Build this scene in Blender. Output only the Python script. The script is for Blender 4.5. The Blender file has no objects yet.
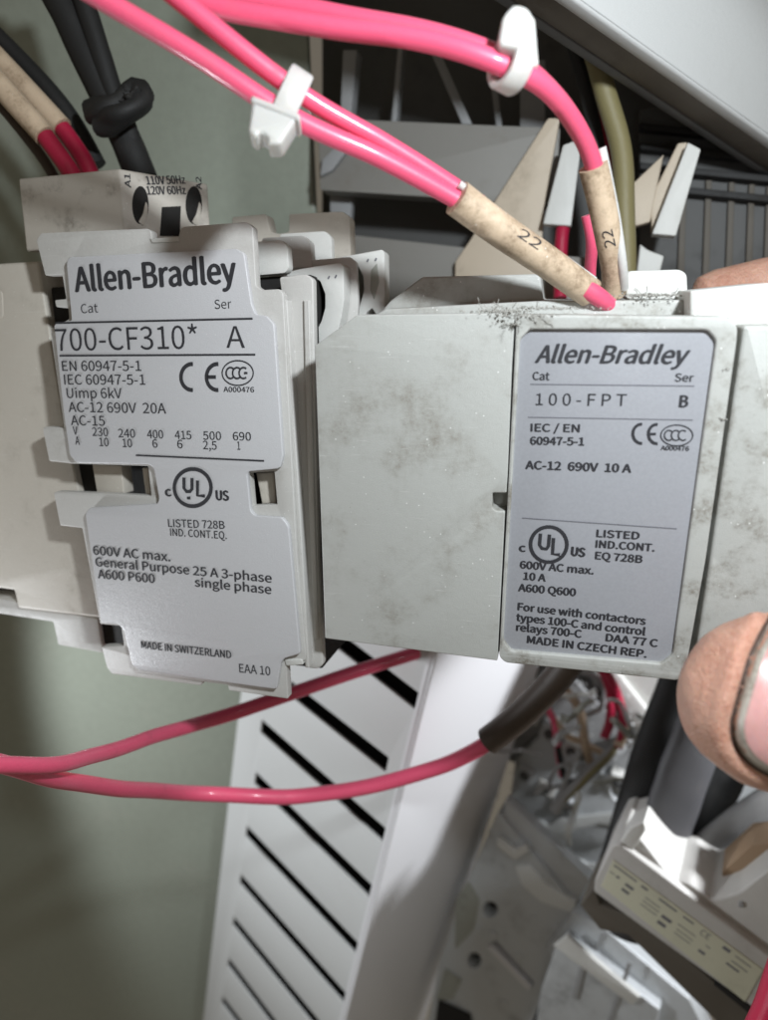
import bpy, bmesh, math, random
from mathutils import Vector, Matrix, noise
from mathutils.bvhtree import BVHTree
random.seed(7)
SC = bpy.context.scene
COL = SC.collection
# ------------------------------------------------------------------ camera, light, exposure (1 unit = 1 cm)
F, CX, CY = 680.0, 384.0, 510.0
PITCH = math.radians(16)
CAM = Vector((0.0, -13.0, 6.0))
RT = Vector((1, 0, 0))
FW = Vector((0, math.cos(PITCH), -math.sin(PITCH)))
UP = Vector((0, math.sin(PITCH), math.cos(PITCH)))
cam_d = bpy.data.cameras.new("camera")
cam = bpy.data.objects.new("camera", cam_d); COL.objects.link(cam)
cam.matrix_world = Matrix((RT, UP, -FW)).transposed().to_4x4()
cam.location = CAM
cam_d.sensor_fit = 'VERTICAL'; cam_d.sensor_height = 36.0; cam_d.lens = 36.0 * F / 1020.0
cam_d.clip_start = 0.1; cam_d.clip_end = 500
cam_d.dof.use_dof = True; cam_d.dof.focus_distance = 12.6
cam_d.dof.aperture_fstop = 0.125
SC.camera = cam

def cdir(x, y, z): return RT * x - UP * y + FW * z          # lens axes (right, down, away) -> world
def P(px, py, d): return CAM + cdir((px - CX) / F * d, (py - CY) / F * d, d)

world = bpy.data.worlds.new("World"); SC.world = world; world.use_nodes = True
bg = world.node_tree.nodes['Background']
bg.inputs[0].default_value = (1.0, 0.88, 0.70, 1); bg.inputs[1].default_value = 0.14

def lamp(name, loc, target, power, size, color, spot=None, blend=.3):
    d = bpy.data.lights.new(name, 'SPOT' if spot else 'AREA')
    if spot: d.spot_size = math.radians(spot); d.spot_blend = blend; d.shadow_soft_size = size
    else: d.shape = 'DISK'; d.size = size
    d.energy = power; d.color = color
    o = bpy.data.objects.new(name, d); COL.objects.link(o); o.location = loc
    o.rotation_euler = (target - loc).to_track_quat('-Z', 'Y').to_euler()
    return o
lamp("head_lamp", CAM + cdir(5.0, -6.2, -.6), P(470, 520, 12), 11600, 0.6, (0.89, 0.955, 1.0), spot=112, blend=.25)
lamp("lens_fill", CAM + cdir(2.6, 1.0, -.5), P(430, 560, 14), 260, 0.4, (0.92, 0.97, 1.0), spot=110, blend=.5)  # weak fill added beside the lens to lift the duct wall
lamp("right_fill", CAM + cdir(20, 2.0, 14.2), P(520, 850, 23), 21000, 1.0, (0.93, 0.96, 1.0), spot=60, blend=.4)  # added fill, unseen off to the right, brightens lid and lower right
lamp("left_fill", CAM + cdir(-18, 9.5, 17.0), P(480, 900, 21.6), 8500, 0.6, (0.91, 0.955, 1.0), spot=145, blend=.3)  # added fill, unseen off to the left, brightens slotted wall and panel
SC.view_settings.view_transform = 'Standard'; SC.view_settings.look = 'None'
SC.view_settings.gamma = 1.0; SC.view_settings.exposure = 0.0

# ------------------------------------------------------------------ helpers
MW = {}
class Frame:
    """a plane in the place: u right, v up, n towards the viewer"""
    def __init__(s, px, py, d, x, y):
        x = Vector(x).normalized(); y = Vector(y); y = (y - x * x.dot(y)).normalized()
        s.o = P(px, py, d); s.u = cdir(*x); s.v = -cdir(*y); s.n = s.u.cross(s.v).normalized()
        s.M = Matrix((s.u, s.v, s.n)).transposed().to_4x4(); s.M.translation = s.o
    def loc(s, px, py, n=0.0):
        r = cdir((px - CX) / F, (py - CY) / F, 1.0)
        t = (s.o + s.n * n - CAM).dot(s.n) / r.dot(s.n)
        q = CAM + r * t - s.o
        return Vector((q.dot(s.u), q.dot(s.v)))
    def w(s, u, v, n): return s.o + s.u * u + s.v * v + s.n * n

def tag(o, label=None, cat=None, group=None, kind=None):
    if label: o['label'] = label
    if cat: o['category'] = cat
    if group: o['group'] = group
    if kind: o['kind'] = kind
    return o
def thing(name, M, label, cat, group=None):
    o = bpy.data.objects.new(name, None); COL.objects.link(o); o.empty_display_size = .3
    o.matrix_world = M; MW[o] = M.copy()
    return tag(o, label, cat, group)
def link(name, me, M, mat=None, parent=None, sharp=40):
    if mat:
        me.materials.clear(); me.materials.append(mat)
    if sharp:
        for p in me.polygons: p.use_smooth = True
        me.set_sharp_from_angle(angle=math.radians(sharp))
    o = bpy.data.objects.new(name, me); COL.objects.link(o)
    if parent is not None:
        o.parent = parent; o.matrix_basis = MW[parent].inverted() @ M
    else: o.matrix_world = M
    MW[o] = M.copy()
    return o
def to_mesh(data, name, mods=()):
    o = bpy.data.objects.new("tmp", data); COL.objects.link(o)
    for f in mods: f(o)
    dg = bpy.context.evaluated_depsgraph_get(); dg.update()
    me = bpy.data.meshes.new_from_object(o.evaluated_get(dg)); me.name = name
    bpy.data.objects.remove(o); 
    return me
def rounded(pts, r, seg=4):
    """round the corners of a closed outline; r a number or one per corner"""
    out = []; n = len(pts)
    for i in range(n):
        p = Vector(pts[i]); a = Vector(pts[i - 1]); b = Vector(pts[(i + 1) % n])
        ri = r[i] if isinstance(r, (list, tuple)) else r
        da, db = (a - p), (b - p)
        k = min(ri, da.length * .45, db.length * .45)
        if k < 1e-4: out.append(p); continue
        s, e = p + da.normalized() * k, p + db.normalized() * k
        for j in range(seg + 1):
            t = j / seg
            out.append(s * (1 - t) ** 2 + p * 2 * t * (1 - t) + e * t * t)
    return out
def plate_mesh(name, loops, n0, n1, bevel=0.02, res=2):
    """solid from closed 2D outlines (holes as further loops) between heights n0 < n1"""
    cu = bpy.data.curves.new(name, 'CURVE'); cu.dimensions = '2D'; cu.fill_mode = 'BOTH'
    for L in loops:
        sp = cu.splines.new('POLY'); sp.points.add(len(L) - 1); sp.use_cyclic_u = True
        for q, p in zip(L, sp.points): p.co = (q[0], q[1], 0, 1)
    th = (n1 - n0) / 2; b = min(bevel, th * .9)
    cu.extrude = th - b; cu.bevel_depth = b; cu.bevel_resolution = res; cu.offset = -b
    me = to_mesh(cu, name); bpy.data.curves.remove(cu)
    bm = bmesh.new(); bm.from_mesh(me)
    bmesh.ops.remove_doubles(bm, verts=bm.verts, dist=1e-4)
    bmesh.ops.recalc_face_normals(bm, faces=bm.faces)
    bmesh.ops.translate(bm, verts=bm.verts, vec=(0, 0, (n0 + n1) / 2))
    bm.to_mesh(me); bm.free()
    return me
def plate(name, fr, outer, n0, n1, mat, parent=None, holes=(), bevel=0.02, r=0.0):
    loops = [rounded([fr.loc(x, y, n1) for x, y in outer], r)]
    for h in holes:
        loops.append(rounded([fr.loc(x, y, n1) for x, y in h], r * .6))
    return link(name, plate_mesh(name, loops, n0, n1, bevel), fr.M, mat, parent)
def ell(cx, cy, rx, ry, n=28):
    return [(cx + rx * math.cos(2 * math.pi * k / n), cy + ry * math.sin(2 * math.pi * k / n)) for k in range(n)]
def box_local(name, fr, u0, u1, v0, v1, n0, n1, mat, parent=None, bevel=.03, r=0.05):
    return link(name, plate_mesh(name, [rounded([Vector(q) for q in ((u0, v0), (u1, v0), (u1, v1), (u0, v1))], r)], n0, n1, bevel), fr.M, mat, parent)
def prism_v(name, fr, poly, v0, v1, mat, parent=None, bevel=.03, r=.04):
    """outline seen from above, (u, n) pairs, standing between v0 and v1"""
    me = plate_mesh(name, [rounded([Vector(q) for q in poly], r)], v0, v1, bevel)
    X = Matrix(((1, 0, 0, 0), (0, 0, 1, 0), (0, 1, 0, 0), (0, 0, 0, 1)))
    me.transform(X); me.flip_normals()
    return link(name, me, fr.M, mat, parent)

def catmull(pts, step):
    out = []; n = len(pts)
    for i in range(n - 1):
        p0 = pts[max(i - 1, 0)]; p1 = pts[i]; p2 = pts[i + 1]; p3 = pts[min(i + 2, n - 1)]
        k = max(2, int((p2 - p1).length / step))
        for j in range(k):
            t = j / k
            out.append(0.5 * ((2 * p1) + (p2 - p0) * t + (2 * p0 - 5 * p1 + 4 * p2 - p3) * t * t + (3 * p1 - p0 - 3 * p2 + p3) * t ** 3))
    out.append(pts[-1]); return out
def tube_bm(pts, rad, sides=18, flat=1.0, wob=0.0, kink=0.0):
    bm = bmesh.new(); n = len(pts); rings = []
    t = (pts[1] - pts[0]).normalized(); a = t.orthogonal().normalized()
    if flat != 1.0: a = (FW - t * FW.dot(t)).normalized()
    for i, p in enumerate(pts):
        t2 = (pts[min(i + 1, n - 1)] - pts[max(i - 1, 0)]).normalized()
        a = (a - t2 * a.dot(t2)).normalized(); b = t2.cross(a)
        f = i / (n - 1)
        if kink: p = p + Vector((noise.noise(p * .55), noise.noise(p * .55 + Vector((9, 0, 0))), noise.noise(p * .55 + Vector((0, 9, 0))))) * kink
        rr = rad(f) if callable(rad) else rad
        rings.append([bm.verts.new(p + (a * math.cos(2 * math.pi * k / sides) * flat + b * math.sin(2 * math.pi * k / sides)) * rr *
                      (1 + wob * noise.noise(p * 1.7 + Vector((k * .3, 0, 0))))) for k in range(sides)])
    for i in range(n - 1):
        for k in range(sides):
            bm.faces.new((rings[i][k], rings[i][(k + 1) % sides], rings[i + 1][(k + 1) % sides], rings[i + 1][k]))
    bm.faces.new(rings[0][::-1]); bm.faces.new(rings[-1])
    bmesh.ops.recalc_face_normals(bm, faces=bm.faces)
    return bm
def tube(name, pp, rad, mat, parent=None, step=.12, **kw):
    pts = catmull([P(*q) if not isinstance(q, Vector) else q for q in pp], step)
    bm = tube_bm(pts, rad, **kw)
    M = Matrix.Translation(pts[0])
    bmesh.ops.translate(bm, verts=bm.verts, vec=-pts[0])
    me = bpy.data.meshes.new(name); bm.to_mesh(me); bm.free()
    return link(name, me, M, mat, parent, sharp=60)

# ------------------------------------------------------------------ materials
def N(nt, typ, **kw):
    nd = nt.nodes.new(typ)
    for k, v in kw.items(): setattr(nd, k, v)
    return nd
def mixc(nt, fac, a, b, mode='MIX'):
    m = N(nt, 'ShaderNodeMix', data_type='RGBA', blend_type=mode)
    for i, v in ((0, fac), (6, a), (7, b)):
        if hasattr(v, 'is_linked'): nt.links.new(v, m.inputs[i])
        elif i == 0: m.inputs[0].default_value = v
        else: m.inputs[i].default_value = (*v, 1)
    return m.outputs[2]
def noise_tex(nt, co, scale, detail=5, rough=.6, stretch=None):
    n = N(nt, 'ShaderNodeTexNoise'); n.inputs['Scale'].default_value = scale
    n.inputs['Detail'].default_value = detail; n.inputs['Roughness'].default_value = rough
    if stretch:
        mp = N(nt, 'ShaderNodeMapping'); mp.inputs['Scale'].default_value = stretch
        nt.links.new(co, mp.inputs['Vector']); co = mp.outputs[0]
    nt.links.new(co, n.inputs['Vector']); return n.outputs[0]
def ramp(nt, v, lo, hi):
    m = N(nt, 'ShaderNodeMapRange'); m.interpolation_type = 'SMOOTHSTEP'
    m.inputs[1].default_value = lo; m.inputs[2].default_value = hi
    nt.links.new(v, m.inputs[0]); return m.outputs[0]
def mulv(nt, v, k):
    m = N(nt, 'ShaderNodeMath', operation='MULTIPLY'); nt.links.new(v, m.inputs[0]); m.inputs[1].default_value = k
    return m.outputs[0]
MATS = {}
def plastic(name, col, rough=.45, dirt=.35, dcol=(.16, .13, .09), stain=.8, grain=60, bump=.05, speck=0.0, spec=.5, sss=0.0, trans=0.0, coat=0.0, wear=0.0, metallic=0.0, lo=.5, hi=.78, scr=0.0):
    if name in MATS: return MATS[name]
    m = bpy.data.materials.new(name); m.use_nodes = True; nt = m.node_tree
    b = nt.nodes['Principled BSDF']; tc = N(nt, 'ShaderNodeTexCoord').outputs['Object']
    d1 = ramp(nt, noise_tex(nt, tc, stain, 9, .65), lo, hi)
    g = noise_tex(nt, tc, grain, 3, .6)
    fine = N(nt, 'ShaderNodeMapRange'); nt.links.new(noise_tex(nt, tc, stain * 11, 6, .75), fine.inputs[0])
    fine.inputs[1].default_value = .38; fine.inputs[2].default_value = .62; fine.inputs[3].default_value = .25
    dm = N(nt, 'ShaderNodeMath', operation='MULTIPLY'); nt.links.new(d1, dm.inputs[0]); nt.links.new(fine.outputs[0], dm.inputs[1])
    base = mixc(nt, mulv(nt, dm.outputs[0], dirt), col, dcol)
    if scr:
        mp = N(nt, 'ShaderNodeMapping'); mp.inputs['Rotation'].default_value = (0, 0, .6); mp.inputs['Scale'].default_value = (1.3, 34, 6)
        nt.links.new(tc, mp.inputs['Vector'])
        base = mixc(nt, mulv(nt, ramp(nt, noise_tex(nt, mp.outputs[0], 1.0, 3, .5), .66, .72), scr), base, (.74, .74, .72))
    gm = ramp(nt, g, .25, .75)
    base = mixc(nt, mulv(nt, gm, .16), base, tuple(c * .55 for c in col))
    if speck:
        v = N(nt, 'ShaderNodeTexVoronoi'); v.inputs['Scale'].default_value = 7; nt.links.new(tc, v.inputs['Vector'])
        v.inputs['Randomness'].default_value = 1
        s = N(nt, 'ShaderNodeMath', operation='LESS_THAN'); nt.links.new(v.outputs['Distance'], s.inputs[0]); s.inputs[1].default_value = .085
        k = N(nt, 'ShaderNodeMath', operation='MULTIPLY'); nt.links.new(s.outputs[0], k.inputs[0])
        nt.links.new(ramp(nt, noise_tex(nt, tc, 2.3, 2), .5, .56), k.inputs[1])
        base = mixc(nt, mulv(nt, k.outputs[0], speck), base, (.8, .8, .78))
        v2 = ramp(nt, noise_tex(nt, tc, 14, 4, .7), .66, .74)
        base = mixc(nt, mulv(nt, v2, speck * .6), base, (.12, .10, .08))
    if wear:
        ge = N(nt, 'ShaderNodeNewGeometry')
        base = mixc(nt, mulv(nt, ramp(nt, ge.outputs['Pointiness'], .52, .6), wear), base, (.78, .78, .75))
    nt.links.new(base, b.inputs['Base Color'])
    rr = N(nt, 'ShaderNodeMapRange'); nt.links.new(d1, rr.inputs[0]); rr.inputs[3].default_value = rough; rr.inputs[4].default_value = min(1, rough + .25)
    nt.links.new(rr.outputs[0], b.inputs['Roughness'])
    b.inputs['Specular IOR Level'].default_value = spec; b.inputs['Metallic'].default_value = metallic
    if sss:
        b.inputs['Subsurface Weight'].default_value = sss; b.inputs['Subsurface Radius'].default_value = (.3, .25, .2); b.inputs['Subsurface Scale'].default_value = .25
    if trans: b.inputs['Transmission Weight'].default_value = trans
    if coat: b.inputs['Coat Weight'].default_value = coat; b.inputs['Coat Roughness'].default_value = .12
    bp = N(nt, 'ShaderNodeBump'); bp.inputs['Strength'].default_value = 1.0; bp.inputs['Distance'].default_value = bump * .1
    ad = N(nt, 'ShaderNodeMath', operation='ADD'); nt.links.new(g, ad.inputs[0]); nt.links.new(noise_tex(nt, tc, 9, 5), ad.inputs[1])
    nt.links.new(ad.outputs[0], bp.inputs['Height']); nt.links.new(bp.outputs[0], b.inputs['Normal'])
    MATS[name] = m; return m
def setp(m, **kw):
    b = m.node_tree.nodes['Principled BSDF']
    for k, v in kw.items(): b.inputs[k].default_value = v
    return m
GREY = plastic('relay_grey', (.55, .54, .515), .48, .4, speck=.5, wear=.5, scr=.25)
LABEL = plastic('relay_label', (.56, .56, .575), .36, .15, dcol=(.3, .29, .27), speck=.35, grain=45, wear=.35, scr=.15)
TAN = plastic('tan_plastic', (.56, .52, .455), .5, .5, speck=.5, scr=.2)
COILT = plastic('coil_tan', (.55, .51, .45), .5, .85, dcol=(.13, .11, .085), stain=.9, speck=.6, lo=.50, hi=.68)
WHITEP = plastic('pale_plastic', (.66, .66, .63), .45, .15, speck=.2)
INNER = plastic('black_inside', (.012, .011, .010), .8, 0)  # black puts the shade inside openings and gaps into the colour
INK = plastic('black_ink', (.035, .035, .04), .55, 0, spec=.3)
INKG = plastic('grey_ink', (.16, .16, .18), .55, 0, spec=.3)
TIMER = plastic('timer_grey', (.455, .46, .435), .5, .85, dcol=(.17, .14, .10), stain=.6, speck=.8, wear=.6, lo=.45, hi=.72, scr=.3)
TLABEL = plastic('timer_label', (.345, .35, .375), .28, .25, dcol=(.30, .30, .34), stain=.5, grain=20, bump=.015, spec=.6)
RIM = plastic('timer_rim', (.455, .46, .435), .5, .9, dcol=(.15, .125, .09), stain=1.1, speck=.9, wear=.6, lo=.46, hi=.66)
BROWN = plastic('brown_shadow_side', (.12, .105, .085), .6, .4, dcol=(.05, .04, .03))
DIRTSHADE = plastic('dirt_shade_grey', (.36, .37, .33), .6, .7, dcol=(.12, .10, .07), stain=1.5)
PINK = plastic('pink_wire', (.80, .095, .19), .46, .6, dcol=(.42, .10, .13), stain=1.6, grain=25, bump=.02, coat=.35)
RED = plastic('red_wire', (.42, .012, .05), .4, .2, dcol=(.2, .01, .02))
SLEEVE = plastic('beige_sleeve', (.64, .50, .36), .36, 1.0, dcol=(.22, .145, .085), stain=1.0, bump=.05, sss=.15, speck=.6, lo=.42, hi=.66)
BEIGE = plastic('beige_duct', (.58, .49, .38), .5, .4)
FILM = plastic('clear_film', (.82, .82, .80), .25, .1, bump=.02, trans=.35)
NYLON = plastic('nylon_tie', (.78, .77, .74), .34, .25, dcol=(.62, .5, .33), stain=.8, sss=.5, trans=.35, bump=.01)
DARKSL = plastic('dark_sleeve', (.06, .042, .03), .5, .6, dcol=(.03, .025, .02), stain=2)
BLACKC = plastic('black_cable', (.014, .014, .014), .62, .5, dcol=(.06, .05, .04))
OLIVE = plastic('olive_cable', (.22, .19, .09), .45, .3)
PANEL = plastic('green_grey_paint', (.34, .37, .31), .17, .45, dcol=(.46, .43, .37), stain=.22, grain=3, bump=.12, spec=.6)  # lighter patches put smeared reflections into the paint's colour
DUCT = plastic('duct_grey', (.60, .61, .605), .45, .25, dcol=(.36, .34, .30), stain=.35)
COVER = plastic('duct_white', (.74, .74, .76), .4, .2, dcol=(.5, .49, .48), stain=.25)
DGREY = plastic('dark_grey', (.10, .10, .098), .6, .4, dcol=(.03, .03, .03))
MGREY = plastic('mid_grey', (.34, .345, .35), .5, .5, dcol=(.14, .13, .12), stain=.9)
STEEL = plastic('grey_steel', (.56, .585, .60), .36, .9, dcol=(.13, .125, .12), stain=.5, metallic=.1)
SPATTER = plastic('white_dust', (.74, .76, .75), .85, .3, dcol=(.4, .4, .4), stain=2)
LINT = plastic('grey_lint', (.36, .35, .32), .95, .6, dcol=(.12, .11, .1), stain=4)
CREAM = plastic('cream_label', (.66, .66, .52), .4, .2)

FONT = None
try:                                                        # the sans serif face that comes with Blender itself
    import os
    FONT = bpy.data.fonts.load(os.path.join(bpy.utils.system_resource('DATAFILES'), 'fonts', 'Noto Sans CJK Regular.woff2'))
except Exception: pass
class Ink:
    def __init__(s, fr, n): s.fr, s.n, s.bm = fr, n, bmesh.new()
    def _font(s, body, bold):
        cu = bpy.data.curves.new('t', 'FONT'); cu.body = body; cu.size = 1.0
        if FONT: cu.font = FONT
        cu.offset = bold; cu.resolution_u = 4
        me = to_mesh(cu, 't'); bpy.data.curves.remove(cu); return me
    def text(s, body, x0, y0, x1, y1, h, bold=0.0, shear=0.0):
        me = s._font(body, 0); cap = s._font('H', 0)
        H = max(v.co.y for v in cap.vertices) - min(v.co.y for v in cap.vertices); y00 = min(v.co.y for v in cap.vertices)
        xs = [v.co.x for v in me.vertices]; lo, hi = min(xs), max(xs)
        a = s.fr.loc(x0, y0, s.n); b = s.fr.loc(x1, y1, s.n); d = b - a
        px = d.length / math.hypot(x1 - x0, y1 - y0)
        e = d.normalized(); up = Vector((-e.y, e.x)); W = d.length; hh = h * (s.fr.loc(x0, y0 - 1, s.n) - a).length
        bo = bold * hh * 2.2                                   # heavier weights: the glyphs struck again beside themselves
        for c, (ox, oy) in enumerate([(0, 0)] if bold == 0 else [(-bo, 0), (bo, 0), (0, bo * .5), (0, -bo * .5), (-bo * .5, 0), (bo * .5, 0)]):
            vs = []
            for v in me.vertices:
                ty = (v.co.y - y00) / H * (hh - 0) + oy
                tx = bo + (v.co.x - lo) / (hi - lo) * (W - 2 * bo) + shear * ty + ox
                q = a + e * tx + up * ty; vs.append(s.bm.verts.new((q.x, q.y, s.n + c * .0004)))
            for p in me.polygons:
                try: s.bm.faces.new([vs[i] for i in p.vertices])
                except ValueError: pass
        bpy.data.meshes.remove(me); bpy.data.meshes.remove(cap)
    def stroke(s, pts, w, closed=False):
        L = [s.fr.loc(x, y, s.n) for x, y in pts]
        sc = (s.fr.loc(pts[0][0] + 1, pts[0][1], s.n) - L[0]).length * w / 2
        n = len(L); vs = []
        for i in range(n):
            a = L[i - 1] if (i or closed) else L[i]; b = L[(i + 1) % n] if (i < n - 1 or closed) else L[i]
            t = (b - a).normalized(); q = Vector((-t.y, t.x)) * sc
            vs.append((s.bm.verts.new((*(L[i] + q), s.n)), s.bm.verts.new((*(L[i] - q), s.n))))
        for i in range(n if closed else n - 1):
            c, d = vs[i], vs[(i + 1) % n]
            s.bm.faces.new((c[0], c[1], d[1], d[0]))
    def arc(s, cx, cy, rx, ry, a0, a1, w, n=22):
        closed = abs(a1 - a0) >= 359
        k = n if closed else n + 1
        s.stroke([(cx + rx * math.cos(math.radians(a0 + (a1 - a0) * i / n)), cy + ry * math.sin(math.radians(a0 + (a1 - a0) * i / n))) for i in range(k)], w, closed)
    def build(s, name, mat, parent):
        me = bpy.data.meshes.new(name)
        for f in s.bm.faces:
            if f.normal.z < 0: f.normal_flip()
        s.bm.to_mesh(me); s.bm.free()
        return link(name, me, s.fr.M, mat, parent, sharp=0)
def decal(name, target, body, p0, p1, h, mat, bold=0.0, off=.008):
    """lettering printed on a curved surface"""
    ink = Ink(FC, 0); me = ink._font(body, bold)
    xs = [v.co.x for v in me.vertices]; ys = [v.co.y for v in me.vertices]
    bm = bmesh.new(); bm.from_mesh(target.data); bm.transform(MW[target]); tree = BVHTree.FromBMesh(bm); bm.free()
    e = Vector(p1) - Vector(p0); W = e.length; e.normalize(); up = Vector((e.y, -e.x))
    out = bpy.data.meshes.new(name); co = []; last = None
    for v in me.vertices:
        q = Vector(p0) + e * ((v.co.x - min(xs)) / (max(xs) - min(xs)) * W) + up * ((v.co.y - min(ys)) / (max(ys) - min(ys)) * h)
        r = (P(q.x, q.y, 1) - CAM).normalized(); hit = tree.ray_cast(CAM, r)[0]
        if hit is None: hit = last if last else P(q.x, q.y, 11)
        last = hit; co.append(hit - r * off)
    c0 = co[0]; out.from_pydata([tuple(c - c0) for c in co], [], [tuple(p.vertices) for p in me.polygons])
    return link(name, out, Matrix.Translation(c0), mat, target, sharp=0)

# ------------------------------------------------------------------ planes of the place
FC = Frame(180, 460, 13.5, (.965, .045, -.262), (.005, .98, .20))     # front of the control relay
FT = Frame(510, 480, 11.5, (.970, .070, -.235), (.010, .953, .305))   # side of the timer block
FD = Frame(340, 850, 23.0, (.725, .385, -.568), (-.175, .905, .392))  # slotted wall of the lower wire duct
FP = Frame(180, 850, 32.5, (.985, .05, -.15), (-.05, .92, .38))        # painted cabinet panel
FB = Frame(450, 180, 18.5, (.96, .03, -.25), (.0, .98, .2))           # upper wiring channel
#BODY
# ------------------------------------------------------------------ cabinet panel and wire ducts
pan = thing("cabinet_wall", FP.M, "smooth green grey painted cabinet wall behind the control relay", "wall"); pan["kind"] = "structure"
box_local("painted_sheet", FP, -30, 8, -30, 70, -.3, 0, PANEL, pan, bevel=.05)

duct = thing("wire_duct", FD.M, "pale grey slotted wire duct with white lid standing below the two devices", "wire duct")
slots = [((338, 640), (419, 703)), ((290, 688), (387, 765)), ((261, 726), (385, 836)), ((255, 778), (372, 893)), ((246, 831), (358, 950)),
         ((240, 879), (346, 1000)), ((233, 921), (330, 1040)), ((228, 962), (315, 1078)), ((222, 1000), (306, 1112)), ((213, 1038), (296, 1150))]
hs = []
for a, b in slots:
    qa, qb = FD.loc(*a), FD.loc(*b); qa.x = max(qa.x, FD.loc(225, 880).x + .12); t = (qb - qa).normalized(); q = Vector((-t.y, t.x)) * .29
    hs.append([qa + q, qb + q, qb - q, qa - q])
# wall outline in the plane of the duct, edge along the duct's length
ue = FD.loc(418, 709).x * .5 + FD.loc(345, 1005).x * .5
ul = FD.loc(240, 760).x * .5 + FD.loc(207, 1000).x * .5 - .25
wall = [Vector((ul, -22)), Vector((ue + .12, -22)), Vector((ue + .12, 11)), Vector((ul, 11))]
link("slotted_wall", plate_mesh("slotted_wall", [wall] + [rounded(h, .05) for h in hs], -.10, 0, .02), FD.M, DUCT, duct)
# lid: the white face turning away on the right
lidw = 7.2
XL = Frame(340, 850, 20.0, (.568 * .9 + .2, .1, .725), (-.175, .905, .392))
def duct_box(name, u0, u1, v0, v1, n0, n1, mat, b=.06): return box_local(name, FD, u0, u1, v0, v1, n0, n1, mat, duct, bevel=b, r=.06)
duct_box("lid", ue + .13, ue + .26, -22, 11, -lidw, .12, COVER, .05)
duct_box("lid_lip", ue - .04, ue + .14, -22, 11, .003, .12, COVER, .04)
duct_box("lid_shade", ue - .02, ue + .11, -22, 11, -lidw + .25, -.17, INNER)  # black sheet added to keep the lid's inside in shade
duct_box("slot_shade", ul + .05, ue - .05, -21.8, 10.8, -1.0, -.8, INNER)  # black sheet added behind the slots as their inner shade
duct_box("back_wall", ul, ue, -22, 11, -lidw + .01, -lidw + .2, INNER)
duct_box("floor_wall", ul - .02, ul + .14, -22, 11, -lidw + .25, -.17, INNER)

# upper cover and channel
_a, _b = P(575, 0, 12.6) - CAM, P(800, 160, 16.5) - CAM
_d = _b - _a
FU = Frame(575, 0, 12.6, (_d.dot(RT), -_d.dot(UP), _d.dot(FW)), (-.05, .9, .2))
up = thing("overhead_duct", FU.M, "wide pale grey cover slanting overhead across the top right corner", "wire duct")
Lp = FU.loc(575, 0); 
box_local("cover", FU, -5, 30, Lp.y, Lp.y + 9.0, -.35, 0, DUCT, up, bevel=.08)
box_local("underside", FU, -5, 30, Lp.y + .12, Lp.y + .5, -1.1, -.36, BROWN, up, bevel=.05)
box_local("back_wall", FU, -5, 30, Lp.y + .13, Lp.y + 8, -1.4, -1.12, DGREY, up)
# ------------------------------------------------------------------ control relay
rel = thing("control_relay", FC.M, "worn grey control relay with printed front label, rows of terminals at its top right", "relay")
# printed front, raised
lab = [(66, 262), (69, 257), (236, 248.5), (244, 253), (251.6, 304.6), (256, 315), (266, 315.5), (274, 324), (282.8, 456.5), (279.5, 468.5), (248.5, 471.5), (247, 475),
       (250.4, 511), (255, 515.8), (282, 517.5), (288.4, 526), (300, 654), (284, 658.6), (280.5, 664), (276.5, 689.5), (139, 670.5), (132, 665), (123.5, 630), (118.5, 624.8), (100.8, 623),
       (85, 513.5), (89, 508), (157, 504), (159, 499), (153.5, 468), (149, 464.5), (76, 463), (69.5, 455), (63.5, 414.5), (53.7, 325), (57, 322.4), (71.4, 320.6)]
lb = plate("front_label", FC, lab, -.12, 0, LABEL, rel, bevel=.025, r=.06)
base = [(36, 240), (41, 233), (147, 228.5), (151, 231), (152, 241), (178, 238.5), (180, 229), (184, 226.5), (246, 222), (252.5, 227), (256, 286), (262, 290), (279, 289), (283, 294),
        (291, 448), (297, 560), (306, 655), (305, 661), (286, 662), (288, 699), (229, 690.5), (228, 685), (203, 682), (201, 685.5), (112, 674), (107, 668), (101.5, 647), (124, 646), (121, 626), (100, 624), (82, 528), (60, 525.5), (53.6, 493),
        (56, 491.5), (151, 496), (148, 466), (71, 463.5), (49, 461), (42.5, 429), (45, 426.5), (64, 428), (50, 330), (69, 319), (68, 308), (56, 307), (54.5, 300), (66, 299), (62, 275), (45, 275.5)]
plate("front_cover", FC, base, -.34, -.125, GREY, rel, holes=[[(249, 473), (274, 471.5), (277, 504.5), (252, 506)]], bevel=.02, r=.035)
# pieces seen in the openings
plate("latch_block", FC, [(92, 464), (121, 465.5), (124, 494), (97, 494)], -.75, -.4, TAN, rel, r=.03)
plate("latch_block", FC, [(142, 468), (148, 468), (151, 498), (146, 498)], -.7, -.35, TAN, rel, r=.02)
plate("latch_block", FC, [(256, 473), (274, 472), (276, 503), (262, 504)], -.7, -.42, TAN, rel, r=.02)
# core, black for the shade inside the openings
lo = FC.loc(90, 640, -.8); hi = FC.loc(300, 268, -.8)
box_local("core", FC, FC.loc(52, 300, -.9).x, FC.loc(318, 500, -.9).x, FC.loc(200, 655, -.9).y, FC.loc(200, 280, -.9).y, -5.2, -.9, INNER, rel)
# left flank and foot
plate("side_housing", FC, [(-70, 268), (38, 261), (44, 300), (64, 420), (92, 560), (101, 618), (18, 608), (14, 590), (-2, 588), (-70, 592)], -4.6, -.72, TAN, rel, bevel=.05, r=.06)
plate("side_inset", FC, [(-30, 288), (2, 291), (3, 318), (-30, 320)], -.735, -.70, TAN, rel, bevel=.012, r=.1)
plate("side_ledge", FC, [(-70, 596), (0, 598), (98, 618.5), (103, 653), (58, 645), (53, 622), (-10, 612), (-70, 612)], -3.8, -.80, GREY, rel, bevel=.03, r=.05)
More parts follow.
